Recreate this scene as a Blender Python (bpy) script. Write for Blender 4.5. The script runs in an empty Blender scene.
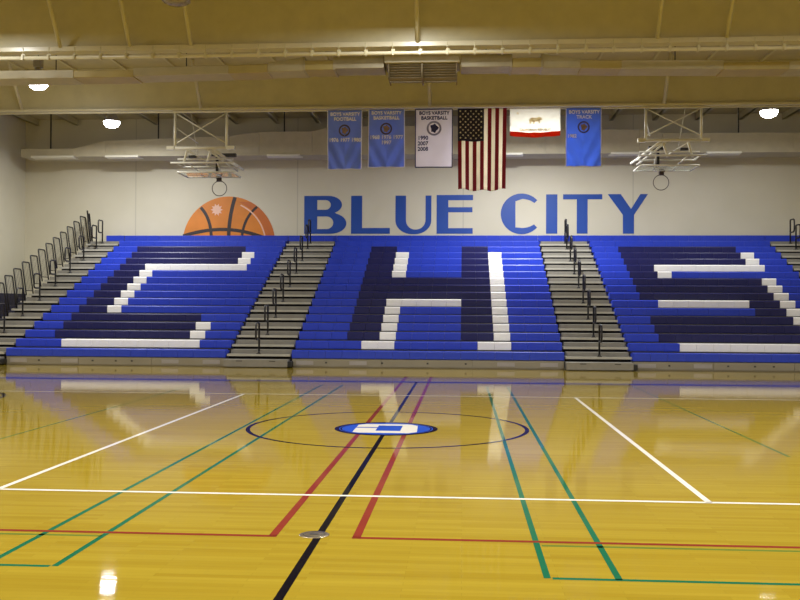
import bpy, bmesh, math, random
from mathutils import Vector, Matrix
random.seed(7)
PI = math.pi
SC = bpy.context.scene
COL = SC.collection

# ------------------------------------------------------------------ camera
F, YAW, PITCH, ROLL, CAMH = 922.8, 0.0679265, 0.0099709, 0.0051405, 1.567
XC, YC = -0.985, 12.206           # centre of the court
WALL_Y, LEFT_X, RIGHT_X, BACK_Y, CEIL = 33.67, -16.45, 15.2, -10.0, 8.62
cam_d = bpy.data.cameras.new('camera'); cam = bpy.data.objects.new('camera', cam_d); COL.objects.link(cam)
cam_d.sensor_fit = 'HORIZONTAL'; cam_d.sensor_width = 36.0; cam_d.lens = F / 800 * 36.0
cam_d.clip_end = 200
cam.location = (0, 0, CAMH)
m = Matrix.Rotation(YAW, 4, 'Z') @ Matrix.Rotation(PI / 2 + PITCH, 4, 'X') @ Matrix.Rotation(ROLL, 4, 'Z')
cam.rotation_euler = m.to_euler()
SC.camera = cam

# ------------------------------------------------------------------ materials
def srgb(r, g, b):
    f = lambda c: (c / 255 / 12.92) if c / 255 <= 0.04045 else ((c / 255 + 0.055) / 1.055) ** 2.4
    return (f(r), f(g), f(b), 1.0)

def mat(name, col, rough=0.5, metal=0.0, spec=0.5, coat=0.0, var=0.08, scale=3.0, bump=0.0, bscale=60.0, emit=None, estr=0.0, trans=0.0):
    """Principled surface with a little procedural colour variation."""
    M = bpy.data.materials.new(name); M.use_nodes = True
    nt = M.node_tree; N = nt.nodes; L = nt.links
    b = N['Principled BSDF']
    b.inputs['Roughness'].default_value = rough
    b.inputs['Metallic'].default_value = metal
    b.inputs['Specular IOR Level'].default_value = spec
    b.inputs['Coat Weight'].default_value = coat
    b.inputs['Coat Roughness'].default_value = 0.08
    tc = N.new('ShaderNodeTexCoord')
    if var > 0:
        n = N.new('ShaderNodeTexNoise'); n.inputs['Scale'].default_value = scale; n.inputs['Detail'].default_value = 4
        L.new(tc.outputs['Object'], n.inputs['Vector'])
        r = N.new('ShaderNodeValToRGB')
        r.color_ramp.elements[0].position = 0.3; r.color_ramp.elements[1].position = 0.7
        r.color_ramp.elements[0].color = tuple(c * (1 - var) for c in col[:3]) + (1,)
        r.color_ramp.elements[1].color = tuple(min(1, c * (1 + var)) for c in col[:3]) + (1,)
        L.new(n.outputs['Fac'], r.inputs['Fac']); L.new(r.outputs['Color'], b.inputs['Base Color'])
    else:
        b.inputs['Base Color'].default_value = col
    if bump > 0:
        n2 = N.new('ShaderNodeTexNoise'); n2.inputs['Scale'].default_value = bscale; n2.inputs['Detail'].default_value = 3
        L.new(tc.outputs['Object'], n2.inputs['Vector'])
        bp = N.new('ShaderNodeBump'); bp.inputs['Strength'].default_value = bump; bp.inputs['Distance'].default_value = 0.01
        L.new(n2.outputs['Fac'], bp.inputs['Height']); L.new(bp.outputs['Normal'], b.inputs['Normal'])
    if emit:
        b.inputs['Emission Color'].default_value = emit; b.inputs['Emission Strength'].default_value = estr
    if trans > 0:                                        # thin cloth: let some light through
        out = N['Material Output']
        t = N.new('ShaderNodeBsdfTranslucent'); mx = N.new('ShaderNodeMixShader'); mx.inputs[0].default_value = trans
        if var > 0: L.new(r.outputs['Color'], t.inputs['Color'])
        else: t.inputs['Color'].default_value = col
        L.new(b.outputs[0], mx.inputs[1]); L.new(t.outputs[0], mx.inputs[2]); L.new(mx.outputs[0], out.inputs['Surface'])
    return M

def lacquer(M, bump=None):
    nt = M.node_tree; N = nt.nodes; L = nt.links; b = N['Principled BSDF']; out = N['Material Output']
    b.inputs['Specular IOR Level'].default_value = 0.0; b.inputs['Roughness'].default_value = 0.7
    g = N.new('ShaderNodeBsdfGlossy'); g.inputs['Roughness'].default_value = 0.04; g.inputs['Color'].default_value = (1, 1, 1, 1)
    lw = N.new('ShaderNodeLayerWeight'); lw.inputs['Blend'].default_value = 0.5
    pw = N.new('ShaderNodeMath'); pw.operation = 'POWER'; pw.inputs[1].default_value = 16.0
    ml = N.new('ShaderNodeMath'); ml.operation = 'MULTIPLY_ADD'; ml.inputs[1].default_value = 2.2; ml.inputs[2].default_value = 0.010; ml.use_clamp = True
    mx = N.new('ShaderNodeMixShader')
    L.new(lw.outputs['Facing'], pw.inputs[0]); L.new(pw.outputs[0], ml.inputs[0]); L.new(ml.outputs[0], mx.inputs[0])
    L.new(b.outputs[0], mx.inputs[1]); L.new(g.outputs[0], mx.inputs[2]); L.new(mx.outputs[0], out.inputs['Surface'])
    if bump is not None: L.new(bump, g.inputs['Normal'])
    return M

def wood_floor():
    M = bpy.data.materials.new('maple floor'); M.use_nodes = True
    nt = M.node_tree; N = nt.nodes; L = nt.links; b = N['Principled BSDF']
    tc = N.new('ShaderNodeTexCoord')
    br = N.new('ShaderNodeTexBrick')
    br.inputs['Scale'].default_value = 1.0; br.inputs['Brick Width'].default_value = 0.9; br.inputs['Row Height'].default_value = 0.057
    br.inputs['Mortar Size'].default_value = 0.0012; br.offset = 0.37
    br.inputs['Color1'].default_value = FLOOR_A; br.inputs['Color2'].default_value = FLOOR_B
    br.inputs['Mortar'].default_value = tuple(c * 0.72 for c in FLOOR_A[:3]) + (1,)
    L.new(tc.outputs['Object'], br.inputs['Vector'])
    mp = N.new('ShaderNodeMapping'); mp.inputs['Scale'].default_value = (0.35, 5.0, 1)
    L.new(tc.outputs['Object'], mp.inputs['Vector'])
    n = N.new('ShaderNodeTexNoise'); n.inputs['Scale'].default_value = 1.6; n.inputs['Detail'].default_value = 6
    L.new(mp.outputs[0], n.inputs['Vector'])
    r = N.new('ShaderNodeValToRGB'); r.color_ramp.elements[0].position = 0.3; r.color_ramp.elements[1].position = 0.7
    r.color_ramp.elements[0].color = (0.88, 0.86, 0.82, 1); r.color_ramp.elements[1].color = (1.0, 1.0, 1.0, 1)
    L.new(n.outputs['Fac'], r.inputs['Fac'])
    mx = N.new('ShaderNodeMix'); mx.data_type = 'RGBA'; mx.blend_type = 'MULTIPLY'; mx.inputs[0].default_value = 1.0
    L.new(br.outputs['Color'], mx.inputs[6]); L.new(r.outputs['Color'], mx.inputs[7])
    L.new(mx.outputs[2], b.inputs['Base Color'])
    b.inputs['Roughness'].default_value = 0.06; b.inputs['Specular IOR Level'].default_value = FLOOR_SPEC
    # gentle waviness of the boards, so reflections smear towards the viewer
    mp2 = N.new('ShaderNodeMapping'); mp2.inputs['Scale'].default_value = (1.2, 9.0, 1)
    L.new(tc.outputs['Object'], mp2.inputs['Vector'])
    n2 = N.new('ShaderNodeTexNoise'); n2.inputs['Scale'].default_value = 2.0; n2.inputs['Detail'].default_value = 2
    L.new(mp2.outputs[0], n2.inputs['Vector'])
    bp = N.new('ShaderNodeBump'); bp.inputs['Strength'].default_value = 0.05; bp.inputs['Distance'].default_value = 0.01
    L.new(n2.outputs['Fac'], bp.inputs['Height'])
    return lacquer(M, bp.outputs['Normal'])

def wall_mat(name, col, seam=6.1):
    """painted tilt-up wall: faint vertical panel seams and mottling"""
    M = bpy.data.materials.new(name); M.use_nodes = True
    nt = M.node_tree; N = nt.nodes; L = nt.links; b = N['Principled BSDF']
    b.inputs['Roughness'].default_value = 0.6
    tc = N.new('ShaderNodeTexCoord')
    br = N.new('ShaderNodeTexBrick'); br.inputs['Scale'].default_value = 1.0
    br.inputs['Brick Width'].default_value = seam; br.inputs['Row Height'].default_value = 40.0; br.inputs['Mortar Size'].default_value = 0.02
    br.inputs['Color1'].default_value = col; br.inputs['Color2'].default_value = col
    br.inputs['Mortar'].default_value = tuple(c * 0.8 for c in col[:3]) + (1,)
    mp = N.new('ShaderNodeMapping'); mp.inputs['Rotation'].default_value = (PI / 2, 0, 0)
    L.new(tc.outputs['Object'], mp.inputs['Vector']); L.new(mp.outputs[0], br.inputs['Vector'])
    n = N.new('ShaderNodeTexNoise'); n.inputs['Scale'].default_value = 0.7; n.inputs['Detail'].default_value = 6
    L.new(tc.outputs['Object'], n.inputs['Vector'])
    r = N.new('ShaderNodeValToRGB'); r.color_ramp.elements[0].position = 0.3; r.color_ramp.elements[1].position = 0.7
    r.color_ramp.elements[0].color = (0.93, 0.93, 0.91, 1); r.color_ramp.elements[1].color = (1, 1, 1, 1)
    L.new(n.outputs['Fac'], r.inputs['Fac'])
    mx = N.new('ShaderNodeMix'); mx.data_type = 'RGBA'; mx.blend_type = 'MULTIPLY'; mx.inputs[0].default_value = 1.0
    L.new(br.outputs['Color'], mx.inputs[6]); L.new(r.outputs['Color'], mx.inputs[7])
    L.new(mx.outputs[2], b.inputs['Base Color'])
    return M

FLOOR_A = srgb(174, 150, 48); FLOOR_B = srgb(164, 138, 40); FLOOR_SPEC = 0.28
M_floor = wood_floor()
M_wall = wall_mat('cream wall paint', srgb(214, 208, 188))
M_ceil = mat('roof insulation facing', srgb(196, 186, 150), 0.8, var=0.05)
M_steel = mat('tan painted steel', srgb(202, 194, 160), 0.42, spec=0.5, var=0.05)
M_pipe = mat('cream gloss pipe paint', srgb(214, 206, 178), 0.3, spec=0.6, var=0.03)
M_duct_w = mat('off white duct wrap', srgb(182, 173, 148), 0.55, var=0.06, scale=4)
M_duct_y = mat('yellow tan duct paint', srgb(178, 162, 108), 0.5, var=0.06)
M_duct_g = mat('galvanised duct', srgb(172, 163, 140), 0.45, metal=0.1, var=0.1, scale=5)
M_louv = mat('brown louvre paint', srgb(124, 110, 80), 0.6, var=0.08)
M_black = mat('black rubber', srgb(20, 19, 20), 0.6, var=0.1)
M_rail = mat('black powder coat', srgb(24, 22, 24), 0.4, var=0.05)
M_white_st = mat('white painted tube', srgb(226, 222, 206), 0.4, var=0.03)
M_dark = mat('dark steel', srgb(40, 36, 34), 0.5, var=0.1)
M_rim = mat('dark rim paint', srgb(60, 46, 40), 0.45, var=0.1)
M_blue = mat('royal blue seat plastic', srgb(36, 62, 190), 0.38, spec=0.4, var=0.07, scale=2)
M_navy = mat('navy seat plastic', srgb(20, 22, 84), 0.4, spec=0.4, var=0.1, scale=2)
M_wseat = mat('white seat plastic', srgb(246, 244, 244), 0.4, spec=0.4, var=0.02)
M_deck = mat('grey deck board', srgb(120, 116, 108), 0.6, var=0.08)
M_under = mat('dark under deck shade', srgb(34, 30, 36), 0.7, var=0.1)  # near black stands in for shade in the open void below the decks
M_tread = mat('grey ribbed tread', srgb(130, 126, 118), 0.55, var=0.06, scale=8)
M_nose = mat('bare aluminium nosing', srgb(180, 177, 168), 0.4, metal=0.3, var=0.05)
M_kick = mat('taupe kickboard', srgb(138, 131, 116), 0.5, var=0.06, scale=2)
M_plate = mat('pale metal plate', srgb(158, 153, 154), 0.4, metal=0.2, var=0.05)
M_pad = mat('navy vinyl pad', srgb(24, 26, 62), 0.45, var=0.1)
M_bluep = mat('blue wall lettering paint', srgb(26, 74, 164), 0.5, var=0.06, scale=1.2)
M_orange = mat('orange mural paint', srgb(216, 128, 34), 0.5, var=0.1, scale=1.5)
M_orange_d = mat('deep orange mural paint', srgb(196, 104, 40), 0.5, var=0.1, scale=1.5)
M_black_p = mat('black mural paint', srgb(44, 32, 36), 0.5, var=0.1)
M_pink = mat('pale pink mural paint', srgb(236, 190, 168), 0.5, var=0.05)
M_lred = lacquer(mat('red floor paint', srgb(138, 54, 40), var=0.05))
M_lgreen = lacquer(mat('green floor paint', srgb(34, 106, 74), var=0.05))
M_lgreen2 = lacquer(mat('dull green floor paint', srgb(108, 124, 50), var=0.05))
M_lwhite = lacquer(mat('white floor paint', srgb(240, 234, 222), var=0.05))
M_lblack = lacquer(mat('black floor paint', srgb(26, 22, 26), var=0.05))
M_lblue = lacquer(mat('blue floor paint', srgb(32, 46, 160), var=0.05))
M_lnavy = lacquer(mat('navy floor paint', srgb(36, 26, 34), var=0.05))
M_eblue = lacquer(mat('emblem blue floor paint', srgb(48, 88, 200), var=0.05))
M_brass = mat('worn nickel floor plate', srgb(190, 176, 150), 0.25, metal=0.9, var=0.2, scale=20)
M_bclot = mat('blue banner cloth', srgb(150, 176, 248), 0.75, var=0.05, trans=0.5)
M_bclot2 = mat('bright blue banner cloth', srgb(120, 154, 226), 0.75, var=0.05, trans=0.5)
M_wclot = mat('white banner cloth', srgb(246, 242, 250), 0.75, var=0.02, trans=0.5)
M_cream = mat('cream flag cloth', srgb(250, 244, 232), 0.75, var=0.02, trans=0.4)
M_fred = mat('flag red cloth', srgb(150, 30, 62), 0.75, var=0.05, trans=0.2)
M_fnavy = mat('flag navy cloth', srgb(38, 36, 76), 0.75, var=0.05, trans=0.1)
M_ored = mat('orange red cloth', srgb(220, 60, 24), 0.75, var=0.05, trans=0.35)
M_cawht = mat('thin white flag cloth', srgb(250, 248, 240), 0.75, var=0.01, trans=0.7)
M_letw = mat('white stitched letters', srgb(244, 244, 255), 0.7, var=0.02)
M_letn = mat('navy stitched letters', srgb(52, 54, 110), 0.7, var=0.05)
M_sealb = mat('grey blue embroidered seal', srgb(150, 150, 190), 0.7, var=0.2, scale=14)
M_tan = mat('tan embroidered seal', srgb(150, 124, 112), 0.7, var=0.2, scale=12)
M_taup = mat('dark embroidered seal', srgb(92, 78, 96), 0.7, var=0.2, scale=12)
M_bear = mat('washed out brown print', srgb(240, 230, 206), 0.7, var=0.06, scale=10, trans=0.55)  # glare of the lamp behind is put into this pale print colour
M_shade = mat('spun aluminium reflector', srgb(170, 166, 160), 0.35, metal=0.7, var=0.05)
M_lens_off = mat('unlit prismatic lens', srgb(150, 140, 134), 0.2, var=0.3, scale=14)
M_glass = bpy.data.materials.new('backboard glass'); M_glass.use_nodes = True
_b = M_glass.node_tree.nodes['Principled BSDF']; _b.inputs['Base Color'].default_value = (0.8, 0.85, 0.82, 1)
_b.inputs['Transmission Weight'].default_value = 0.95; _b.inputs['Roughness'].default_value = 0.03; _b.inputs['IOR'].default_value = 1.1
LAMP_COL = (0.99, 1.0, 0.99, 1)

# ------------------------------------------------------------------ mesh building
class MB:
    def __init__(s): s.v = []; s.f = []; s.mi = []; s.sm = []
    def add(s, vs, fs, mi=0, smooth=False):
        o = len(s.v); s.v += [tuple(p) for p in vs]
        for f in fs: s.f.append([i + o for i in f]); s.mi.append(mi); s.sm.append(smooth)
    def box(s, x0, x1, y0, y1, z0, z1, mi=0):
        s.add([(x0,y0,z0),(x1,y0,z0),(x1,y1,z0),(x0,y1,z0),(x0,y0,z1),(x1,y0,z1),(x1,y1,z1),(x0,y1,z1)],
              [(0,3,2,1),(4,5,6,7),(0,1,5,4),(1,2,6,5),(2,3,7,6),(3,0,4,7)], mi)
    def prism_x(s, x0, x1, prof, mi=0, prof1=None):     # profile in (y,z), swept along X
        prof1 = prof1 or prof; n = len(prof)
        s.add([(x0, y, z) for y, z in prof] + [(x1, y, z) for y, z in prof1],
              [tuple(range(n))] + [tuple(reversed(range(n, 2 * n)))] + [(i, i + n, (i + 1) % n + n, (i + 1) % n) for i in range(n)], mi)
    def prism_y(s, y0, y1, poly, mi=0):                 # polygon in (x,z), extruded along Y
        n = len(poly)
        s.add([(x, y0, z) for x, z in poly] + [(x, y1, z) for x, z in poly],
              [tuple(range(n))] + [tuple(reversed(range(n, 2 * n)))] + [(i, i + n, (i + 1) % n + n, (i + 1) % n) for i in range(n)], mi)
    def flat(s, poly, z, mi=0):                         # polygon on the floor
        s.add([(x, y, z) for x, y in poly], [tuple(range(len(poly)))], mi)
    def tube(s, pts, r, n=8, closed=False, mi=0):
        P = [Vector(p) for p in pts]; k = len(P); vs = []; fs = []
        ref = None
        for i in range(k):
            if closed: t = P[(i + 1) % k] - P[i - 1]
            else: t = P[min(i + 1, k - 1)] - P[max(i - 1, 0)]
            t.normalize()
            if ref is None:
                ref = Vector((0, 0, 1)) if abs(t.z) < 0.9 else Vector((0, 1, 0))
            a = (ref - t * ref.dot(t)); 
            if a.length < 1e-4: a = t.orthogonal()
            a.normalize(); ref = a; b = t.cross(a)
            for j in range(n):
                q = 2 * PI * j / n; vs.append(P[i] + (a * math.cos(q) + b * math.sin(q)) * r)
        for i in range(k if closed else k - 1):
            i2 = (i + 1) % k
            for j in range(n): fs.append((i*n+j, i*n+(j+1)%n, i2*n+(j+1)%n, i2*n+j))
        s.add(vs, fs, mi, True)
        if not closed:
            o = len(s.v) - len(vs)
            s.f.append([o + j for j in reversed(range(n))]); s.mi.append(mi); s.sm.append(False)
            s.f.append([o + (k-1)*n + j for j in range(n)]); s.mi.append(mi); s.sm.append(False)
    def lathe(s, prof, n=24, mi=0, loc=(0,0,0)):        # profile (r,z) about Z
        vs = []; fs = []
        for r, z in prof:
            for j in range(n):
                q = 2 * PI * j / n; vs.append((loc[0] + r*math.cos(q), loc[1] + r*math.sin(q), loc[2] + z))
        for i in range(len(prof) - 1):
            for j in range(n): fs.append((i*n+j, i*n+(j+1)%n, (i+1)*n+(j+1)%n, (i+1)*n+j))
        s.add(vs, fs, mi, True)
    def mesh(s, name, mats):
        me = bpy.data.meshes.new(name); me.from_pydata(s.v, [], s.f)
        for mm in (mats if isinstance(mats, (list, tuple)) else [mats]): me.materials.append(mm)
        for p, i, q in zip(me.polygons, s.mi, s.sm): p.material_index = i; p.use_smooth = q
        me.update(); return me
    def build(s, name, mats, parent=None, bevel=0.0, fix=True):
        me = s.mesh(name, mats)
        if fix:
            bm = bmesh.new(); bm.from_mesh(me); bmesh.ops.recalc_face_normals(bm, faces=bm.faces); bm.to_mesh(me); bm.free()
        return put(name, me, parent, bevel)

def put(name, me, parent=None, bevel=0.0, loc=None):
    o = bpy.data.objects.new(name, me); COL.objects.link(o)
    if parent is not None:
        o.parent = parent
        o.matrix_parent_inverse = Matrix.Identity(4)
        if loc is None: o.location = -wloc(parent)       # parts are modelled in world coordinates
    if loc is not None: o.location = loc
    if bevel > 0:
        b = o.modifiers.new('bevel', 'BEVEL'); b.width = bevel; b.segments = 2; b.limit_method = 'ANGLE'
    return o

def wloc(o):
    v = Vector((0, 0, 0))
    while o is not None: v += o.location; o = o.parent
    return v

def thing(name, label, cat, loc, group=None):
    o = bpy.data.objects.new(name, None); COL.objects.link(o); o.location = loc; o.empty_display_size = 0.2
    tag(o, label, cat, group); return o
def tag(o, label, cat, group=None):
    o['label'] = label; o['category'] = cat
    if group: o['group'] = group
    return o
def struct(name, mb, mats, parent=None, bevel=0.0):
    o = mb.build(name, mats, parent, bevel)
    if parent is None: o['kind'] = 'structure'
    return o

# ------------------------------------------------------------------ room shell
b = MB(); b.box(LEFT_X - .2, RIGHT_X + .2, BACK_Y - .2, WALL_Y + .2, -0.15, 0); struct('floor', b, M_floor)
b = MB(); b.box(LEFT_X - .2, RIGHT_X + .2, BACK_Y - .2, WALL_Y + .2, CEIL, CEIL + .1); struct('ceiling', b, M_ceil)
b = MB(); b.box(LEFT_X - .2, RIGHT_X + .2, WALL_Y, WALL_Y + .2, 0, CEIL); struct('wall_back', b, M_wall)
b = MB(); b.box(LEFT_X - .2, LEFT_X, BACK_Y, WALL_Y, 0, CEIL); struct('wall_left', b, M_wall)
b = MB(); b.box(RIGHT_X, RIGHT_X + .2, BACK_Y, WALL_Y, 0, CEIL); struct('wall_right', b, M_wall)
b = MB(); b.box(LEFT_X - .2, RIGHT_X + .2, BACK_Y - .2, BACK_Y, 0, CEIL); struct('wall_front', b, M_wall)

# navy padding along the left wall, beside the end of the bleachers
b = MB()
y = 31.0
while y < 34.7:
    b.box(LEFT_X, LEFT_X + .06, y + .006, y + .604, 0.08, 2.07); y += .61
tag(b.build('wall_padding', M_pad, bevel=.015), 'navy padded panels low on the left wall beyond the end handrails', 'wall padding')

# roof steel: rigid frames across the hall, purlins along it
def beam(yb, zf0, zf1, braces):
    b = MB()
    b.box(LEFT_X, RIGHT_X, yb - .15, yb + .15, zf0, zf1, 1)                # bottom flange
    b.box(LEFT_X, RIGHT_X, yb - .012, yb + .012, zf1, CEIL)                # web
    o = struct('roof_beam', b, [M_steel, M_pipe], bevel=.03)
    for x in braces:
        t = MB()
        for sgn in (-1, 1):
            t.tube([(x, yb + sgn * .14, zf1 - .02), (x, yb + sgn * 1.0, 8.58)], .05, 4)
        t.build('flange_brace', M_pipe, o)
    return o
beam(20.0, 7.25, 7.36, (-13.4, -8.94, -7.36, -5.98, -1.0, 4.1, 5.54, 10.0))
beam(26.5, 7.34, 7.41, (-13.0, -7.64, -.97, 5.63, 11.5))
beam(13.4, 7.25, 7.36, (-12, -6, 0, 6)); beam(6.8, 7.25, 7.36, ()); beam(.2, 7.25, 7.36, ()); beam(-6.4, 7.25, 7.36, ())
x = LEFT_X + .45
while x < RIGHT_X:
    b = MB(); b.box(x - .035, x + .035, 26.5, WALL_Y, 8.40, CEIL); b.box(x - .035, x + .11, 26.5, WALL_Y, 8.40, 8.412); b.box(x - .035, x + .035, BACK_Y, 26.5, 8.56, CEIL)
    struct('purlin', b, M_steel); x += 1.52

# sprinkler pipe hung under the near frame, with clip hangers
r = thing('sprinkler_pipe', 'cream pipe running full width just under the nearer roof beam', 'pipe', (0, 19.72, 7.07))
b = MB(); b.tube([(LEFT_X, 19.72, 7.07), (RIGHT_X, 19.72, 7.07)], .042, 12); b.build('pipe', M_pipe, r)
x = LEFT_X + .3
hb = MB(); hb.tube([(0, 19.72, 7.30), (0, 19.72, 7.10)], .010, 6); hb.box(-.02, .02, 19.66, 19.78, 7.016, 7.125); hb.box(-.03, .05, 19.70, 19.74, 7.11, 7.15)
hm = hb.mesh('pipe_hanger', M_steel)
while x < RIGHT_X:
    put('pipe_hanger', hm, r, loc=Vector((x, 0, 0)) - wloc(r)); x += .585
# thin rail along the further frame, from which the banners hang
b = MB(); b.tube([(LEFT_X, 26.39, 7.295), (RIGHT_X, 26.39, 7.295)], .030, 10)
hr = tag(b.build('hanging_rail', M_pipe), 'thin cream rail under the further roof beam carrying banners and flags', 'rail')

# ------------------------------------------------------------------ ducts
# (a) ventilation run behind the near frame
r = thing('air_duct', 'suspended ventilation duct with centre louvre unit behind the nearer beam', 'duct', (-.93, 20.9, 6.74))
C0 = -.93
def sec(x0, x1, a0, a1, c0, c1, mm, nm='duct_section', y0=20.55, y1=21.2):
    b = MB(); b.prism_x(x0, x1, [(y0,a0),(y1,a0),(y1,a1),(y0,a1)], 0, [(y0,c0),(y1,c0),(y1,c1),(y0,c1)])
    return b.build(nm, mm, r, bevel=.012)
for sg in (-1, 1):
    def S(d0, d1, a0, a1, c0, c1, mm):
        x0, x1 = C0 + sg * d0, C0 + sg * d1
        if x0 > x1: x0, x1, a0, a1, c0, c1 = x1, x0, c0, c1, a0, a1
        sec(x0, x1, a0, a1, c0, c1, mm)
    S(.86, 1.98, 6.97, 7.25, 6.97, 7.25, M_duct_g)
    b = MB()
    for d in (1.98, 2.66): b.box(C0 + sg*d - .02, C0 + sg*d + .02, 20.53, 21.22, 6.94, 7.24)
    b.build('duct_collar', M_duct_g, r)
    S(2.0, 2.66, 6.95, 7.16, 6.95, 7.16, M_duct_y)
    S(2.68, 3.5, 6.93, 7.24, 6.92, 7.12, M_duct_w)
    S(3.5, 4.4, 6.91, 7.10, 6.89, 7.07, M_duct_y)
    S(4.4, 6.6, 6.89, 7.08, 6.86, 7.05, M_duct_w)
    S(6.6, 8.0, 6.84, 7.0, 6.84, 7.0, M_duct_y)
    S(8.0, 15.0, 6.83, 7.02, 6.83, 7.02, M_duct_w)
b = MB(); b.box(C0 - .84, C0 + .84, 20.45, 21.3, 7.06, 7.27); u = b.build('fan_housing', M_duct_w, r, bevel=.015)
b = MB()
for sx in (-1, 1):
    xa, xb = (C0 - .74, C0 - .02) if sx < 0 else (C0 + .02, C0 + .76)
    for k in range(6):
        z = 7.04 - .05 * k; yy = 20.55 + .03 * k
        b.add([(xa, yy, z), (xb, yy, z), (xb, yy + .09, z - .045), (xa, yy + .09, z - .045), (xa, yy, z - .008), (xb, yy, z - .008), (xb, yy + .09, z - .053), (xa, yy + .09, z - .053)],
              [(0,3,2,1),(4,5,6,7),(0,1,5,4),(1,2,6,5),(2,3,7,6),(3,0,4,7)])
    b.box(xa - .02, xa, 20.5, 21.2, 6.72, 7.06); b.box(xb, xb + .02, 20.5, 21.2, 6.72, 7.06)
b.box(C0 - .74, C0 + .76, 20.95, 21.0, 6.74, 7.06)
b.build('louvre', M_louv, r)
for x in (-13, -9.5, -6.4, -2.3, .5, 4.7, 7.6, 11.5):
    b = MB(); b.tube([(x, 20.9, 7.0), (x, 20.9, 8.62)], .012, 6); b.build('hanger_rod', M_dark, r)

# (b) main duct high along the bleacher wall, stepped in height, with slot diffusers
r = thing('wall_duct', 'long cream stepped duct high on the wall behind the bleachers', 'duct', (-2, 32.6, 6.92))
DQ = .973
prof = [(-16.3,7.41),(-14.3,7.41),(-13.1,7.69),(-8.5,7.83),(-7.4,7.97),(-5.46,7.97),(-4.8,8.14),(2.9,8.14),(3.6,7.97),(6.2,7.95),(7.0,7.82),(11.5,7.80),(12.5,7.6),(15.0,7.6)]
prof = [(x * DQ, CAMH + (z - CAMH) * DQ) for x, z in prof]
for (xa, za), (xb, zb) in zip(prof, prof[1:]):
    zb0 = 6.97
    b = MB(); b.prism_x(xa + .004, xb - .004, [(32.1,zb0),(33.2,zb0),(33.2,za),(32.1,za)], 0, [(32.1,zb0),(33.2,zb0),(33.2,zb),(32.1,zb)])
    b.build('duct_section', M_duct_w, r)
for xa, xb in ((-15.9,-14.3),(-13.1,-11.85),(-7.1,-5.9),(.6,2.1),(5.2,6.2),(8.5,9.7)):
    xa, xb = xa * DQ, xb * DQ
    b = MB(); b.box(xa, xb, 32.03, 32.3, 6.925, 7.0); b.box(xa - .04, xb + .04, 32.3, 32.5, 6.93, 6.972)
    b.build('slot_diffuser', M_white_st, r, bevel=.01)
for x in (-15, -11, -6.4, -1, 4.8, 9.5, 13):
    b = MB(); b.box(x - .02, x + .02, 32.6, 32.64, 7.2, CEIL); b.build('hanger_strap', M_dark, r)

# ------------------------------------------------------------------ bleachers
Y0, RUN, Z0, RISE, NR = 24.45, .55, .455, .2362, 17
BANKS = {
 'C': dict(x0=-12.45, x1=-6.36, n=14, rows=['b14','b3 w9 b2','b2 n9 w1 b2','b2 n9 w1 b2','b2 n9 b3'] + ['b2 n2 w1 b9'] * 6 + ['b2 n2 w8 b2','b2 n9 w1 b2','b2 n9 w1 b2','b2 n9 b3','b14','b14']),
 'H': dict(x0=-4.557, x1=2.66, n=16, rows=['b16','b4 w2 b5 w2 b3'] + ['b3 n2 w1 b4 n2 w1 b3'] * 4 + ['b3 n2 w5 n2 w1 b3'] + ['b3 n9 w1 b3'] * 3 + ['b3 n2 w1 b4 n2 w1 b3'] * 4 + ['b3 n2 b5 n2 b4','b16','b16']),
 'S': dict(x0=4.447, x1=10.60, n=14, rows=['b14','b3 w9 b2','b2 n9 w1 b2','b2 n9 w1 b2','b2 n9 w1 b2','b9 n2 w1 b2','b3 w6 n2 w1 b2'] + ['b2 n9 w1 b2'] * 3 + ['b2 n2 w1 b9','b2 n2 w8 b2','b2 n9 w1 b2','b2 n9 w1 b2','b2 n9 b3','b14','b14']),
}
LAB = {'C': 'bleacher bank whose blue seats show a white and navy letter C',
       'H': 'middle bleacher bank whose blue seats show a white and navy letter H',
       'S': 'right bleacher bank whose blue seats show a white and navy letter S'}
def seat_mesh(w, mm, name):
    """one moulded bench module: rolled front edge, skirt, slightly dished top"""
    prof = [(0.012,-.218),(0.0,-.206),(0.0,-.03),(.012,-.008),(.035,0.0),(.10,-.006),(.20,-.010),(.27,-.002),(.285,-.012),(.285,-.05),(.26,-.07),(.05,-.07),(.045,-.218)]
    b = MB(); b.prism_x(.003, w - .003, prof)
    me = b.mesh(name, mm)
    bm = bmesh.new(); bm.from_mesh(me); bmesh.ops.recalc_face_normals(bm, faces=bm.faces); bm.to_mesh(me); bm.free()
    return me
def expand(s):
    out = ''
    for t in s.split(): out += t[0] * int(t[1:])
    return out
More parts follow.
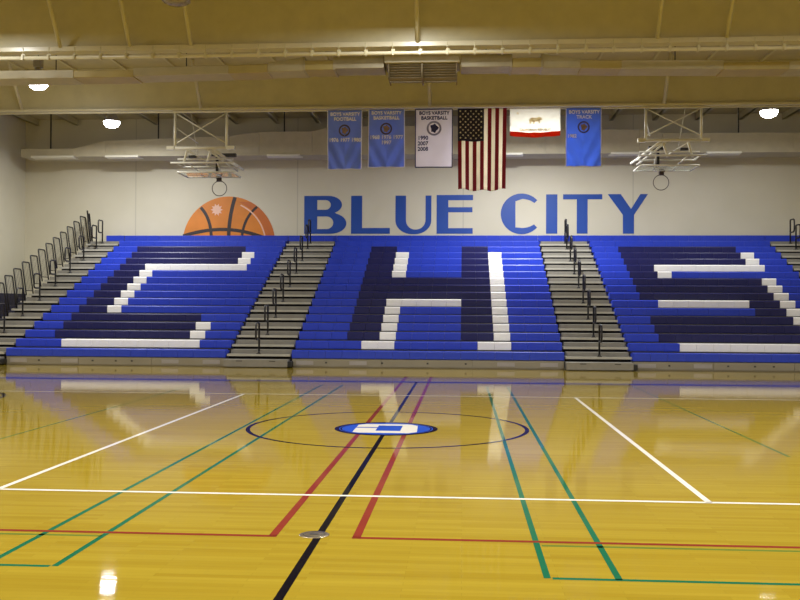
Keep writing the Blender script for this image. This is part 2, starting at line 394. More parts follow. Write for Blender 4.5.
for key, B in BANKS.items():
    x0, x1, n = B['x0'], B['x1'], B['n']; w = (x1 - x0) / n
    root = thing('bleacher_bank', LAB[key], 'bleachers', ((x0 + x1) / 2, Y0, 0))
    sm = {'b': seat_mesh(w, M_blue, 'blue_seat'), 'n': seat_mesh(w, M_navy, 'navy_seat'), 'w': seat_mesh(w, M_wseat, 'white_seat')}
    for k, spec in enumerate(B['rows']):
        y, z = Y0 + k * RUN, Z0 + k * RISE
        b = MB()
        yb = y + RUN + .03 if k < NR - 1 else y + .36
        b.box(x0, x1, y + .05, yb, z - .222, z - .200)              # foot deck and seat shelf
        b.box(x0 + .004, x1 - .004, y + .03, y + .06, z - .236, z - .222)   # nosing
        b.box(x0 + .01, x1 - .01, y + .06, y + .075, max(0.0, z - .47) , z - .222, 1)   # dark sheet coloured as the shade below the deck
        row = b.build('seat_row', [M_deck, M_under], root)
        for xx in (x0 - .004, x1 - .006):
            e = MB(); e.box(xx, xx + .01, y + .02, y + .40, z - .215, z - .03); e.build('end_cap', M_blue, row)
        s = expand(spec); assert len(s) == n, (key, k, len(s))
        for i, c in enumerate(s):
            o = put('seat', sm[c], row, loc=(Vector((x0 + i * w, y, z)) - wloc(root)) - row.location)
            if c == 'w': o['label'] = 'white plastic seat'
            elif c == 'n': o['label'] = 'navy plastic seat'
    # back panel closing the bank at the wall
    b = MB(); b.box(x0, x1, Y0 + 16*RUN + .37, Y0 + 16*RUN + .39, 0.5, Z0 + 16*RISE - .005); b.build('rear_panel', M_blue, root)
    # kickboard in panels, with small plates near the ends
    b = MB(); N = max(3, round((x1 - x0) / 2.4)); ww = (x1 - x0) / N
    for i in range(N): b.box(x0 + i*ww + .008, x0 + (i+1)*ww - .008, Y0 + .01, Y0 + .05, .025, .222)
    b.box(x0, x1, Y0 + .03, Y0 + .06, 0, .235)
    kb = b.build('kickboard', M_kick, root, bevel=.006)
    for xx in (x0 + .12, x0 + 1.55, x1 - 1.75, x1 - .62):
        b = MB(); b.box(xx, xx + .46, Y0 - .004, Y0 + .012, .07, .175); b.build('plate', M_plate, kb)
    for xx in (x0 + .9, x0 + 2.4, (x0+x1)/2, x1 - 2.6):
        b = MB(); b.box(xx, xx + .05, Y0 - .003, Y0 + .012, .11, .15); b.build('latch', M_dark, kb)

# aisle stairs between the banks, with their centre handrails
def rail_mesh(x):
    b = MB(); H = .84
    # closed loop leaning towards the court from the post top
    loop = [(0,0,H-.03),(0,-.03,H),(0,-.30,H),(0,-.36,H-.02),(0,-.39,H-.08),(0,-.39,H-.36),(0,-.36,H-.42),(0,-.30,H-.44),(0,-.03,H-.44)]
    b.tube([(0,0,.0),(0,0,H-.03)] + loop[1:] + [(0,0,H-.44)], .026, 8)
    return b.mesh('handrail', M_rail)
RM = rail_mesh(0)
bp = MB(); bp.box(-.06, .06, -.06, .06, 0, .02); bp.lathe([(.045,.02),(.04,.05),(.022,.07)], 12); BPM = bp.mesh('base_plate', M_rail)
def stairs(x0, x1, xr, label, rows=(0,2,4,6,8,10,12,14,15), first=True):
    root = thing('aisle_stairs', label, 'stairs', ((x0 + x1) / 2, Y0, 0))
    for k in range(NR - 1):
        y, z = Y0 + k * RUN, Z0 + k * RISE
        b = MB()
        b.box(x0 + .03, x1 - .03, y + .01, y + RUN + .05, z - .167, z - .110)          # deck with nosing
        b.box(x0 + .08, x1 - .06, y + .27, y + RUN + .03, z - .110, z)               # intermediate step
        b.box(x0 + .02, x1 - .02, y + .20, y + .22, max(0.0, z - .42), z - .167, 2)  # dark sheet in place of the shaded void
        st = b.build('step', [M_tread, M_nose, M_under], root, bevel=.006)
        t = MB(); t.box(x0 + .03, x1 - .03, y - .004, y + .012, z - .170, z - .108); t.build('nosing', M_nose, st)
    for k in rows:
        y, z = Y0 + k * RUN + .06, Z0 + k * RISE - .110
        h = put('handrail', RM, root, loc=Vector((xr, y, z)) - wloc(root))
        put('base_plate', BPM, h, loc=Vector((0, 0, 0)))
    # the top bench runs on across the head of the stairs
    xa = max(x0, -13.15); n = max(1, round((x1 - xa) / .455)); w = (x1 - xa) / n
    y, z = Y0 + 16 * RUN, Z0 + 16 * RISE
    b = MB(); b.box(xa + .005, x1 - .005, y + .05, y + .39, z - .6, z - .22); tb = b.build('top_bench', [M_blue], root); tb['label'] = 'blue bench across the head of the stairs'
    me = seat_mesh(w, M_blue, 'blue_seat')
    for i in range(n): put('seat', me, tb, loc=(Vector((xa + i * w, y, z)) - wloc(root)) - tb.location)
    b = MB(); b.box(x0 + .02, x1 - .04, Y0 - .34, Y0 + .04, .02, .215); b.box(x0 + .05, x1 - .07, Y0 - .30, Y0, 0, .02)
    f = b.build('front_step', M_tread, root, bevel=.012)
    t = MB(); t.box(x1 - .04, x1 + .06, Y0 - .36, Y0 - .02, .02, .17); t.build('rubber_bumper', M_black, f, bevel=.02)
    t = MB()
    for q in (.25, .75): t.box(x0 + (x1-x0)*q - .08, x0 + (x1-x0)*q + .08, Y0 - .347, Y0 - .335, .165, .185)
    t.build('pull_slot', M_dark, f)
    return root
stairs(-13.72, -12.47, -13.10, 'grey bleacher stairs at the far left end beside tall end railings')
stairs(-6.35, -4.57, -5.46, 'grey bleacher stairs between the letter C bank and middle bank')
stairs(2.67, 4.437, 3.58, 'grey bleacher stairs between the middle bank and letter S bank')
stairs(10.61, 11.9, 11.30, 'grey bleacher stairs at the right edge beyond the letter S bank')

# end guard railing of the left-most bank: one leaning hoop per row
root = thing('end_railing', 'black stepped guard railing at the far left end of bleachers', 'railing', (-13.85, Y0, 0))
def hoop(k):
    y, z = Y0 + k * RUN, Z0 + k * RISE - .16
    xb, xt = -13.78, -13.93
    zt = z + 1.06
    P = lambda t, yy: (xb + (xt - xb) * t, yy, z + 1.06 * t)
    b = MB(); yl, yr = y + .03, y + .51
    b.tube([P(0, yl), P(.95, yl), P(.99, yl + .02), P(1, yl + .06), P(1, yr - .06), P(.99, yr - .02), P(.95, yr), P(-.02, yr)], .022, 8)
    o = b.build('rail_hoop', M_rail, root)
    b = MB()
    for q in (.2, .4, .6, .8): b.tube([P(.14, yl + (yr - yl) * q), P(.99, yl + (yr - yl) * q)], .006, 5)
    b.tube([P(.14, yl), P(.14, yr)], .012, 6)
    b.build('picket', M_rail, o)
for k in range(0, 16): hoop(k)
b = MB(); z = Z0 + 15 * RISE
for q in (.06, .16): b.tube([(-13.76 + q*.3, Y0 + 16*RUN - .05 + q, z - .1), (-13.90 + q*.3, Y0 + 16*RUN - .05 + q, z + 1.22 - q)], .03, 8)
b.build('end_post', M_rail, root)
# end of the bank under the railing, coloured dark like the shade inside
b = MB()
pr = [(Y0 + .1, 0)]
for k in range(NR - 1):
    pr += [(Y0 + .1 + k*RUN, Z0 + k*RISE - .22), (Y0 + .1 + (k+1)*RUN, Z0 + k*RISE - .22)]
pr += [(Y0 + .1 + 16*RUN, 0)]
b.prism_x(-13.80, -13.77, pr); b.build('end_panel', M_under, root)

# ------------------------------------------------------------------ wall paintings
def curve_mesh(name, polys, mm, thick=.006):
    cu = bpy.data.curves.new(name, 'CURVE'); cu.dimensions = '2D'; cu.fill_mode = 'BOTH'; cu.extrude = thick / 2
    for p in polys:
        s = cu.splines.new('POLY'); s.points.add(len(p) - 1); s.use_cyclic_u = True
        for q, (x, z) in zip(s.points, p): q.co = (x, z, 0, 1)
    o = bpy.data.objects.new(name, cu); COL.objects.link(o)
    me = bpy.data.meshes.new_from_object(o.evaluated_get(bpy.context.evaluated_depsgraph_get()))
    bpy.data.objects.remove(o); bpy.data.curves.remove(cu)
    me.materials.clear(); me.materials.append(mm); me.name = name
    return me
def text_mesh(s, size, mm, sx=1.0, name='lettering', bold=0.0, spacing=1.0):
    cu = bpy.data.curves.new(name, 'FONT'); cu.body = s; cu.size = size; cu.align_x = 'CENTER'; cu.fill_mode = 'BOTH'; cu.extrude = 0.0008
    cu.offset = bold; cu.space_character = spacing; cu.space_line = 1.05
    o = bpy.data.objects.new(name, cu); COL.objects.link(o); bpy.context.view_layer.update()
    me = bpy.data.meshes.new_from_object(o.evaluated_get(bpy.context.evaluated_depsgraph_get()))
    bpy.data.objects.remove(o); bpy.data.curves.remove(cu)
    me.materials.clear(); me.materials.append(mm)
    for v in me.vertices: v.co.x *= sx
    # stitched letters are bold: thicken the strokes
    bm = bmesh.new(); bm.from_mesh(me); g0 = list(bm.verts) + list(bm.edges) + list(bm.faces)
    for dx, dy in ((.009, 0), (.0045, .007), (.0045, -.007)):
        d = bmesh.ops.duplicate(bm, geom=g0)['geom']
        for q in d:
            if isinstance(q, bmesh.types.BMVert): q.co.x += dx; q.co.y += dy; q.co.z += dx * .05 + dy * .02
    bm.to_mesh(me); bm.free()
    return me
def stand(me, y):      # turn an XY drawing into an XZ one facing -Y
    for v in me.vertices: v.co = Vector((v.co.x, y + v.co.z, v.co.y))
    return me
def ell(cx, cz, rx, rz, a0=0, a1=360, n=32):
    return [(cx + rx*math.cos(math.radians(a0 + (a1-a0)*i/n)), cz + rz*math.sin(math.radians(a0 + (a1-a0)*i/n))) for i in range(n + 1)]
zb, zt = 4.425, 5.87
Q = .9661            # wall drawings are laid out at 34.85 m and brought to the wall's own distance
def wall_fit(me):
    for v in me.vertices: v.co.x *= Q; v.co.z = CAMH + (v.co.z - CAMH) * Q
    return me
root = thing('wall_lettering', 'large blue block lettering BLUE CITY painted above the bleachers', 'lettering', (.4, WALL_Y - .004, zb))
LY = WALL_Y - .005
def letter(polys):
    put('letter', wall_fit(stand(curve_mesh('letter', polys, M_bluep), LY)), root)
H = zt - zb
# B
x = -6.05
outer = [(x, zb), (x, zt), (x + .95, zt)] + ell(x + .95, zt - .345, .52, .345, 90, -90, 12) + ell(x + 1.05, zb + .40, .57, .40, 90, -90, 14)
outer = [(x, zb), (x, zt)] + ell(x + .93, zt - .34, .52, .34, 90, -62, 12) + ell(x + 1.02, zb + .395, .60, .395, 68, -90, 14)
h1 = [(x + .50, zt - .16)] + ell(x + .82, zt - .345, .20, .185, 90, -90, 10) + [(x + .50, zt - .53)]
h2 = [(x + .50, zb + .66)] + ell(x + .86, zb + .42, .26, .24, 90, -90, 10) + [(x + .50, zb + .18)]
letter([outer, h1, h2])
# L
x = -4.25; letter([[(x, zb), (x, zt), (x + .42, zt), (x + .42, zb + .22), (x + 1.48, zb + .22), (x + 1.48, zb)]])
# U
x = -2.56; w = 1.36
letter([[(x, zt)] + ell(x + .66, zb + .5, .66, .52, 180, 270, 12) + ell(x + .72, zb + .5, .64, .52, 270, 360, 12) + [(x + w, zt), (x + w - .22, zt)] +
        ell(x + .78, zb + .52, .36, .36, 0, -90, 10) + ell(x + .74, zb + .52, .34, .36, 270, 180, 10) + [(x + .40, zt)]])
# E
x = -1.0; w = 1.37
letter([[(x, zb), (x, zt + .02), (x + w, zt + .02), (x + w, zt - .18), (x + .44, zt - .18), (x + .44, zb + 1.0), (x + w - .02, zb + 1.0), (x + w - .02, zb + .81), (x + .44, zb + .81), (x + .44, zb + .21), (x + w - .01, zb + .21), (x + w - .01, zb)]])
# C
x = 1.41
letter([ell(x + .78, zb + .745, .78, .765, 42, 318, 40) + ell(x + .80, zb + .745, .66, .53, 312, 270, 8) + [(x + .55, zb + .24), (x + .55, zb + 1.22)] + ell(x + .80, zb + .745, .66, .56, 90, 46, 8)])
# I
x = 3.10; letter([[(x, zb), (x, zt + .03), (x + .42, zt + .03), (x + .42, zb)]])
# T
x = 3.73; letter([[(x, zt + .03), (x + 1.45, zt + .03), (x + 1.45, zt - .16), (x + .91, zt - .16), (x + .91, zb), (x + .51, zb), (x + .51, zt - .16), (x, zt - .16)]])
# Y
x = 5.38; letter([[(x, zt + .03), (x + .48, zt + .03), (x + .86, zb + .92), (x + 1.20, zt + .03), (x + 1.48, zt + .03), (x + .97, zb + .70), (x + .97, zb), (x + .56, zb), (x + .56, zb + .70)]])

# basketball mural, rising behind the top row
bx, bz, br = -8.97, 4.06, 1.80
root = thing('wall_mural', 'orange basketball painted on the wall left of the blue lettering', 'mural', (bx, WALL_Y - .004, bz - br))
put('ball', wall_fit(stand(curve_mesh('ball', [ell(bx, bz, br, br, 0, 360, 64)], M_orange), WALL_Y - .004)), root)
cres = ell(bx, bz, br, br, 62, -40, 30) + ell(bx - .28, bz - .03, br*.97, br*.97, -40, 68, 30)
put('dark_crescent', wall_fit(stand(curve_mesh('dark_crescent', [cres], M_orange_d), WALL_Y - .007)), root)
def ribbon(pts, w):
    L = []; R = []
    for i, (x, z) in enumerate(pts):
        a = Vector(pts[min(i+1, len(pts)-1)]) - Vector(pts[max(i-1, 0)]); a.normalize(); nn = Vector((-a.y, a.x)) * w / 2
        L.append((x + nn.x, z + nn.y)); R.append((x - nn.x, z - nn.y))
    return L + R[::-1]
def bez(p0, p1, p2, n=14):
    return [((1-t)**2*p0[0] + 2*t*(1-t)*p1[0] + t*t*p2[0], (1-t)**2*p0[1] + 2*t*(1-t)*p1[1] + t*t*p2[1]) for t in [i/n for i in range(n+1)]]
seams = [bez((bx-1.78, bz+.28), (bx-.1, bz+.82), (bx+1.40, bz+.20)), bez((bx-1.1, bz+1.38), (bx-.72, bz+1.0), (bx-.68, bz+.3)),
         bez((bx+.24, bz+1.77), (bx+.02, bz+1.1), (bx+.0, bz+.3)), bez((bx+1.10, bz+1.40), (bx+.60, bz+1.0), (bx+.52, bz+.3))]
for s, w, dd in zip(seams, (.13, .12, .14, .10), (0, .0008, .0008, .0008)):
    put('seam', wall_fit(stand(curve_mesh('seam', [ribbon(s, w)], M_black_p), WALL_Y - .007 - dd)), root)
put('highlight_line', wall_fit(stand(curve_mesh('highlight_line', [ribbon(ell(bx - .22, bz - .05, br*.92, br*.92, 66, 8, 20), .05)], M_pink), WALL_Y - .0085)), root)
st = []
for i in range(20):
    q = 2*PI*i/20; rr = .24 if i % 2 == 0 else .15; st.append((bx - .47 + rr*math.cos(q), bz + 1.29 + rr*math.sin(q)))
put('sparkle', wall_fit(stand(curve_mesh('sparkle', [st], M_pink), WALL_Y - .0085)), root)

# ------------------------------------------------------------------ banners and flags
def hang(name, label, cat, xa, xb, zt, zb, y, mats, wave, nu=40, nv=48, face=None, pull=0.0, zw=lambda u, v: 0.0):
    """cloth panel with folds; returns (root, function that lays a drawing on it)"""
    root = thing(name, label, cat, ((xa + xb) / 2, y, zb))
    W, Hh = xb - xa, zt - zb
    def pos(u, v, off=0.0):
        x = xa + W * u; x += pull * v * (0.5 - u)
        return (x, y + wave(u, v) - off, zt - Hh * v + zw(u, v))
    vs = []; fs = []; mi = []
    for j in range(nv + 1):
        for i in range(nu + 1): vs.append(pos(i / nu, j / nv))
    for j in range(nv):
        for i in range(nu):
            a = j * (nu + 1) + i; fs.append((a, a + 1, a + nu + 2, a + nu + 1)); mi.append(face((i + .5) / nu, (j + .5) / nv) if face else 0)
    me = bpy.data.meshes.new('cloth'); me.from_pydata(vs, [], fs)
    for mm in mats: me.materials.append(mm)
    for p, q in zip(me.polygons, mi): p.material_index = q; p.use_smooth = True
    o = put('cloth', me, root)
    sd = o.modifiers.new('thickness', 'SOLIDIFY'); sd.thickness = .003; sd.offset = 1
    def lay(nm, me, cx, cz, off=.006):      # drawing in XY around (cx, cz) = metres from top-left of the cloth
        for v in me.vertices:
            u, vv = (cx + v.co.x) / W, (cz - v.co.y) / Hh
            p = pos(u, vv, off + (v.co.z if abs(v.co.z) < .01 else 0)); v.co = Vector(p)
        return put(nm, me, root)
    return root, lay, pos
def edge(root, pos, mm, w=.02, sides='lrtb'):
    for s in sides:
        if s in 'lr':
            u = 0.0 if s == 'l' else 1.0; pts = [pos(u, t / 24, .003) for t in range(25)]
        else:
            v = 0.0 if s == 't' else 1.0; pts = [pos(t / 24, v, .003) for t in range(25)]
        b = MB(); b.tube(pts, w / 2, 6); b.build('hem', mm, root)
def cords(root, pos, us, mm=M_white_st):
    for u in us:
        p = pos(u, 0.0)
        b = MB(); b.tube([p, (p[0], 26.355, 7.295)], .008, 5); b.build('tie_cord', mm, root)
def seal(lay, cx, cz, R, mo, mi_):
    lay('seal', curve_mesh('seal', [ell(0, 0, R, R, 0, 360, 40), ell(0, 0, R*.74, R*.74, 0, 360, 40)], mo, .001), cx, cz, .007)
    blob = [(R*.5*math.cos(q)*(1 + .25*math.sin(3*q + 1)), R*.58*math.sin(q)*(1 + .15*math.cos(5*q))) for q in [2*PI*i/30 for i in range(30)]]
    lay('seal_figure', curve_mesh('seal_figure', [blob], mi_, .001), cx, cz, .008)
swag = lambda a, s: (lambda u, v: a * v * math.sin(PI * (2.6 * abs(u - .5) + 2.2 * v) * 2 + s) * (.35 + .65 * v) + a * .5 * math.sin(6.3 * u + s) * v)
YB = 26.28
BAN = 'championship banners hung from the roof beam'
root, lay, pos = hang('banner', 'blue boys varsity football banner, leftmost of the hanging banners', 'banner', -3.90, -2.91, 7.27, 5.58, YB, [M_bclot], swag(.035, .4), pull=.03)
edge(root, pos, M_letw, .022, 'lrb'); cords(root, pos, (.02, .98))
lay('title', text_mesh('BOYS VARSITY\nFOOTBALL', .135, M_letw, .98, bold=0.0), .50, .155)
seal(lay, .49, .58, .17, M_taup, M_tan)
lay('year', text_mesh('1976 1977 1980', .148, M_letw, .98, bold=0.0), .5, .90); root['group'] = BAN
root, lay, pos = hang('banner', 'blue boys varsity basketball banner, between football banner and white banner', 'banner', -2.71, -1.69, 7.28, 5.63, YB, [M_bclot], swag(.03, 1.5), pull=-.02)
edge(root, pos, M_letw, .022, 'lrb'); cords(root, pos, (.02, .98))
lay('title', text_mesh('BOYS VARSITY\nBASKETBALL', .135, M_letw, .98, bold=0.0), .50, .14)
seal(lay, .50, .55, .17, M_taup, M_tan)
lay('year', text_mesh('1968 1976 1977\n1997', .148, M_letw, .98, bold=0.0), .5, .84); root['group'] = BAN
root, lay, pos = hang('banner', 'white boys varsity basketball banner beside the striped flag', 'banner', -1.37, -.32, 7.28, 5.62, YB, [M_wclot], lambda u, v: .015 * v * math.sin(7 * u + 2 * v), pull=0)
edge(root, pos, M_letn, .03, 'lrtb'); cords(root, pos, (.03, .97))
lay('title', text_mesh('BOYS VARSITY\nBASKETBALL', .135, M_letn, .98, bold=0.0), .53, .155)
seal(lay, .53, .55, .21, M_sealb, M_letn)
lay('year', text_mesh('1990\n2007\n2008', .15, M_letn, 1.0, bold=0.0), .21, .87); root['group'] = BAN
root, lay, pos = hang('banner', 'blue boys varsity track banner, rightmost of the hanging banners', 'banner', 2.89, 3.87, 7.27, 5.62, YB, [M_bclot2], swag(.04, 2.6), pull=.0)
edge(root, pos, M_letw, .022, 'lrb'); cords(root, pos, (.02, .38, .98))
lay('title', text_mesh('BOYS VARSITY\nTRACK', .135, M_letw, .98, bold=0.0), .50, .155)
seal(lay, .49, .54, .17, M_taup, M_tan)
lay('year', text_mesh('1982', .13, M_letw, 1.0, bold=0.0), .16, .83); root['group'] = BAN
# stars and stripes, hung vertically
def usface(u, v):
    if u < 7 / 13 and v < .395: return 2
    return 0 if int(u * 13) % 2 == 0 else 1
fold = lambda u, v: .05 * math.sin(u * 15.5 + .6) * (.25 + .75 * v) + .04 * math.sin(4 * u + 3 * v)
root, lay, pos = hang('flag', 'vertically hung red and white striped flag with starred navy canton', 'flag', -.17, 1.22, 7.29, 4.99, YB - .02, [M_fred, M_cream, M_fnavy], fold, nu=52, nv=50, face=usface, pull=.05, zw=lambda u, v: v * (.03 * math.sin(u * 15.5) - .05 * math.sin(PI * u)))
cords(root, pos, (.01, .52, .99))
W, Hh = 1.39, 2.30; cw, ch = W * 7 / 13, Hh * .395
polys = []
for cidx in range(9):
    for ridx in range(11):
        if (cidx + ridx) % 2: continue
        cx, cz = cw * (cidx + 1) / 10, -ch * (ridx + 1) / 12
        polys.append([(cx + (.034 if q % 2 == 0 else .0145) * math.sin(q * PI / 5), cz + (.034 if q % 2 == 0 else .0145) * math.cos(q * PI / 5)) for q in range(10)])
lay('stars', curve_mesh('stars', polys, M_cream, .001), 0, 0, .008)
# white flag with red foot, lit from behind
root, lay, pos = hang('flag', 'white flag with a red bottom stripe glowing beside the track banner', 'flag', 1.31, 2.73, 7.29, 6.50, YB, [M_cawht, M_ored], swag(.03, .2), nu=40, nv=30, face=lambda u, v: 1 if v > .83 else 0, zw=lambda u, v: -.05 * v * math.sin(PI * u))
cords(root, pos, (.02, .5, .98))
bear = [(-.22,-.02),(-.20,.07),(-.12,.10),(-.02,.09),(.08,.10),(.15,.12),(.20,.10),(.25,.04),(.22,.02),(.17,.02),(.16,-.10),(.12,-.10),(.10,-.03),(-.02,-.03),(-.04,-.11),(-.08,-.11),(-.09,-.03),(-.14,-.03),(-.16,-.11),(-.20,-.11)]
lay('bear', curve_mesh('bear', [[(x * .8, z * .8) for x, z in bear]], M_bear, .001), .72, .34)
lay('star', curve_mesh('star', [[((.05 if q % 2 == 0 else .021) * math.sin(q*PI/5), (.05 if q % 2 == 0 else .021) * math.cos(q*PI/5)) for q in range(10)]], M_bear, .001), .22, .15)
lay('lettering', text_mesh('CALIFORNIA REPUBLIC', .085, M_bear, 1.0), .71, .62)

# ------------------------------------------------------------------ folded-up basketball hoops
def backstop(cx, sg, label, dz, rx=0.0):
    yb, zt, zc = 26.5, 7.34, 6.25 + dz
    root = thing('basketball_hoop', label, 'basketball hoop', (cx, yb, 5.1 + dz))
    b = MB()
    for s in (-1, 1): b.tube([(cx + s*.77, yb, zt), (cx + s*.77, yb, zc - .02)], .038, 8)
    b.tube([(cx - .85, yb, zt - .03), (cx + .85, yb, zt - .03)], .03, 8)
    b.build('hanger_post', M_white_st, root)
    b = MB()
    b.tube([(cx - .75, yb, zt - .06), (cx + .75, yb, zc + .14)], .018, 6); b.tube([(cx + .75, yb + .02, zt - .06), (cx - .75, yb + .02, zc + .14)], .018, 6)
    b.tube([(cx - .77, yb, zc + .62), (cx - .42, yb + 1.2, zc + .35)], .016, 6)
    b.tube([(cx - sg*.55, yb + .3, zt + .9), (cx - sg*.3, yb + .7, zc - .05)], .008, 5)
    b.build('cross_brace', M_white_st, root)
    b = MB(); b.tube([(cx - .99, yb - .02, zc), (cx + .99, yb - .02, zc)], .045, 10)
    b.box(cx - 1.0, cx - .78, yb - .08, yb + .04, zc - .05, zc + .05); b.box(cx + .78, cx + 1.0, yb - .08, yb + .04, zc - .05, zc + .05)
    b.build('cross_bar', M_white_st, root)
    b = MB()                                             # folded mast: two parallel tubes splayed to one side, and a short link each
    b.tube([(cx + sg*.35, yb + .02, zc - .02), (cx + sg*.92, yb + 1.45, zc - .42)], .035, 8)
    b.tube([(cx + sg*.20, yb + .02, zc - .04), (cx + sg*.74, yb + 1.45, zc - .46)], .03, 8)
    b.build('folded_mast', M_white_st, root)
    for q in (-.42, .28):
        b = MB(); b.tube([(cx + sg*q, yb + .04, zc - .05), (cx + sg*(q - .17), yb + .25, zc - .43)], .036, 8)
        b.tube([(cx + sg*q, yb + .04, zc - .05), (cx + sg*(q + .42), yb + .9, zc - .28)], .02, 6)
        b.build('link_arm', M_white_st, root)
    zf = zc - .40                                        # upper stiffening frame
    b = MB()
    b.tube([(cx - .95, yb + .15, zf), (cx + .95, yb + .15, zf)], .028, 8); b.tube([(cx - .85, yb + 1.1, zf + .02), (cx + .9, yb + 1.1, zf + .02)], .024, 8)
    b.tube([(cx - .85, yb + .5, zf + .16), (cx + .85, yb + .5, zf + .16)], .022, 8)
    for s in (-1, 1):
        b.tube([(cx + s*.82, yb + .15, zf), (cx + s*.82, yb + 1.1, zf + .02)], .024, 8)
        b.tube([(cx + s*.45, yb + .15, zf), (cx + s*.28, yb + 1.35, zf - .22)], .02, 6)
    b.build('stiffening_frame', M_white_st, root)
    zb_ = zc - .64                                       # backboard, lying flat, face down
    x0, x1, y0, y1 = cx - .83, cx + .83, yb + .42, yb + 1.48
    b = MB()
    for p, q in (((x0,y0),(x1,y0)),((x1,y0),(x1,y1)),((x1,y1),(x0,y1)),((x0,y1),(x0,y0))): b.tube([(*p, zb_), (*q, zb_)], .026, 8)
    bo = b.build('backboard_frame', M_white_st, root)
    b = MB(); b.box(x0 + .02, x1 - .02, y0 + .02, y1 - .02, zb_ - .008, zb_ + .006); b.build('glass', M_glass, bo)
    b = MB(); b.box(cx - .30, cx + .30, y1 - .50, y1 - .45, zb_ - .012, zb_ - .009); b.box(cx - .30, cx + .30, y1 - .09, y1 - .04, zb_ - .012, zb_ - .009)
    b.box(cx - .30, cx - .25, y1 - .45, y1 - .09, zb_ - .012, zb_ - .009); b.box(cx + .25, cx + .30, y1 - .45, y1 - .09, zb_ - .012, zb_ - .009)
    b.build('target_square', M_white_st, bo)
    b = MB(); b.box(cx + sg*.52 - .06, cx + sg*.52 + .38, yb + .55, yb + .68, zc - .16, zc - .06); b.tube([(cx + sg*.15, yb + .6, zc - .11), (cx + sg*.5, yb + .6, zc - .11)], .03, 8)
    b.build('winch_motor', M_dark, root, bevel=.012)
    b = MB(); b.box(cx - sg*.42 - .1, cx - sg*.42 + .12, yb + .5, yb + .62, zc - .19, zc - .12); b.build('pulley_block', M_dark, root, bevel=.012)
    b = MB(); b.box(cx + sg*.20, cx + sg*.27, yb + .9, yb + 1.0, zb_ + .05, zc - .1); b.build('lock_post', M_dark, root)
    b = MB(); yr = yb + 1.62                             # rim hanging under the board's lower edge
    b.tube([(cx + rx + .2286 * math.cos(2*PI*i/32), yr, zb_ - .33 + .2286 * math.sin(2*PI*i/32)) for i in range(32)], .012, 8, closed=True)
    rm = b.build('rim', M_rim, root)
    b = MB(); b.box(cx + rx - .07, cx + rx + .07, yr - .10, yr + .02, zb_ - .12, zb_ + .01); b.box(cx + rx - .09, cx + rx + .09, yr - .16, yr - .05, zb_ - .03, zb_ + .03); b.build('rim_bracket', M_rim, rm, bevel=.008)
    return root
backstop(-7.67, 1, 'folded white basketball hoop hanging above the painted basketball', 0, .13)
backstop(5.92, -1, 'folded white basketball hoop hanging right of the track banner', .13)

# ------------------------------------------------------------------ floor markings
Z1, Z2, Z3, Z4 = .0006, .0010, .0014, .0018
def lines(name, mm, segs, z):
    b = MB()
    for (xa, ya, xb, yb, w) in segs:
        if abs(xa - xb) < 1e-6: b.flat([(xa - w/2, ya), (xa + w/2, ya), (xa + w/2, yb), (xa - w/2, yb)], z)
        else: b.flat([(xa, ya - w/2), (xb, ya - w/2), (xb, ya + w/2), (xa, ya + w/2)], z)
    return struct(name, b, mm)
def ring(b, cx, cy, r, w, z, n=96):
    for i in range(n):
        a, c = 2*PI*i/n, 2*PI*(i+1)/n
        b.flat([(cx+(r-w/2)*math.cos(a), cy+(r-w/2)*math.sin(a)), (cx+(r+w/2)*math.cos(a), cy+(r+w/2)*math.sin(a)), (cx+(r+w/2)*math.cos(c), cy+(r+w/2)*math.sin(c)), (cx+(r-w/2)*math.cos(c), cy+(r-w/2)*math.sin(c))], z)
lines('floor_marking_green', M_lgreen, [(-2.89, 5.45, -2.89, 18.9, .042), (-2.46, 5.45, -2.46, 18.9, .042), (.50, 5.45, .50, 18.9, .042), (.915, 5.45, .915, 18.9, .042),
      (-12, 5.45, -2.49, 5.45, .042), (.53, 5.45, 11, 5.45, .042)], Z1)
lines('floor_marking_olive', M_lgreen2, [(-12, 6.20, -2.47, 6.20, .042), (.53, 6.20, 11, 6.20, .042), (3.51, 10.2, 3.51, 19.3, .04), (-5.48, 10.2, -5.48, 19.3, .04)], Z1)
lines('floor_marking_red', M_lred, [(-1.30, 6.31, -1.30, 21.6, .058), (-.72, 6.31, -.72, 21.6, .058), (-13, 6.30, -1.271, 6.30, .05), (-.749, 6.30, 12, 6.30, .05)], Z2)
lines('floor_marking_black', M_lblack, [(XC, 4.58, XC, YC + 7.6, .052)], Z3)
lines('floor_marking_blue', M_lblue, [(-15.2, YC + 7.62, 13.2, YC + 7.62, .30), (-15.2, YC - 7.62, 13.2, YC - 7.62, .10)], Z3)
lines('floor_marking_white', M_lwhite, [(XC - 3, YC - 4.5, XC - 3, YC + 4.5, .055), (XC + 3, YC - 4.5, XC + 3, YC + 4.5, .055), (XC - 9, YC - 4.5, XC + 9, YC - 4.5, .055), (XC - 9, YC + 4.5, XC + 9, YC + 4.5, .055)], Z4)
b = MB(); ring(b, XC, YC, 1.83, .055, Z3 + .0002); ring(b, -9.77, 15.1, 1.83, .075, Z3); struct('floor_marking_circle', b, M_lnavy)

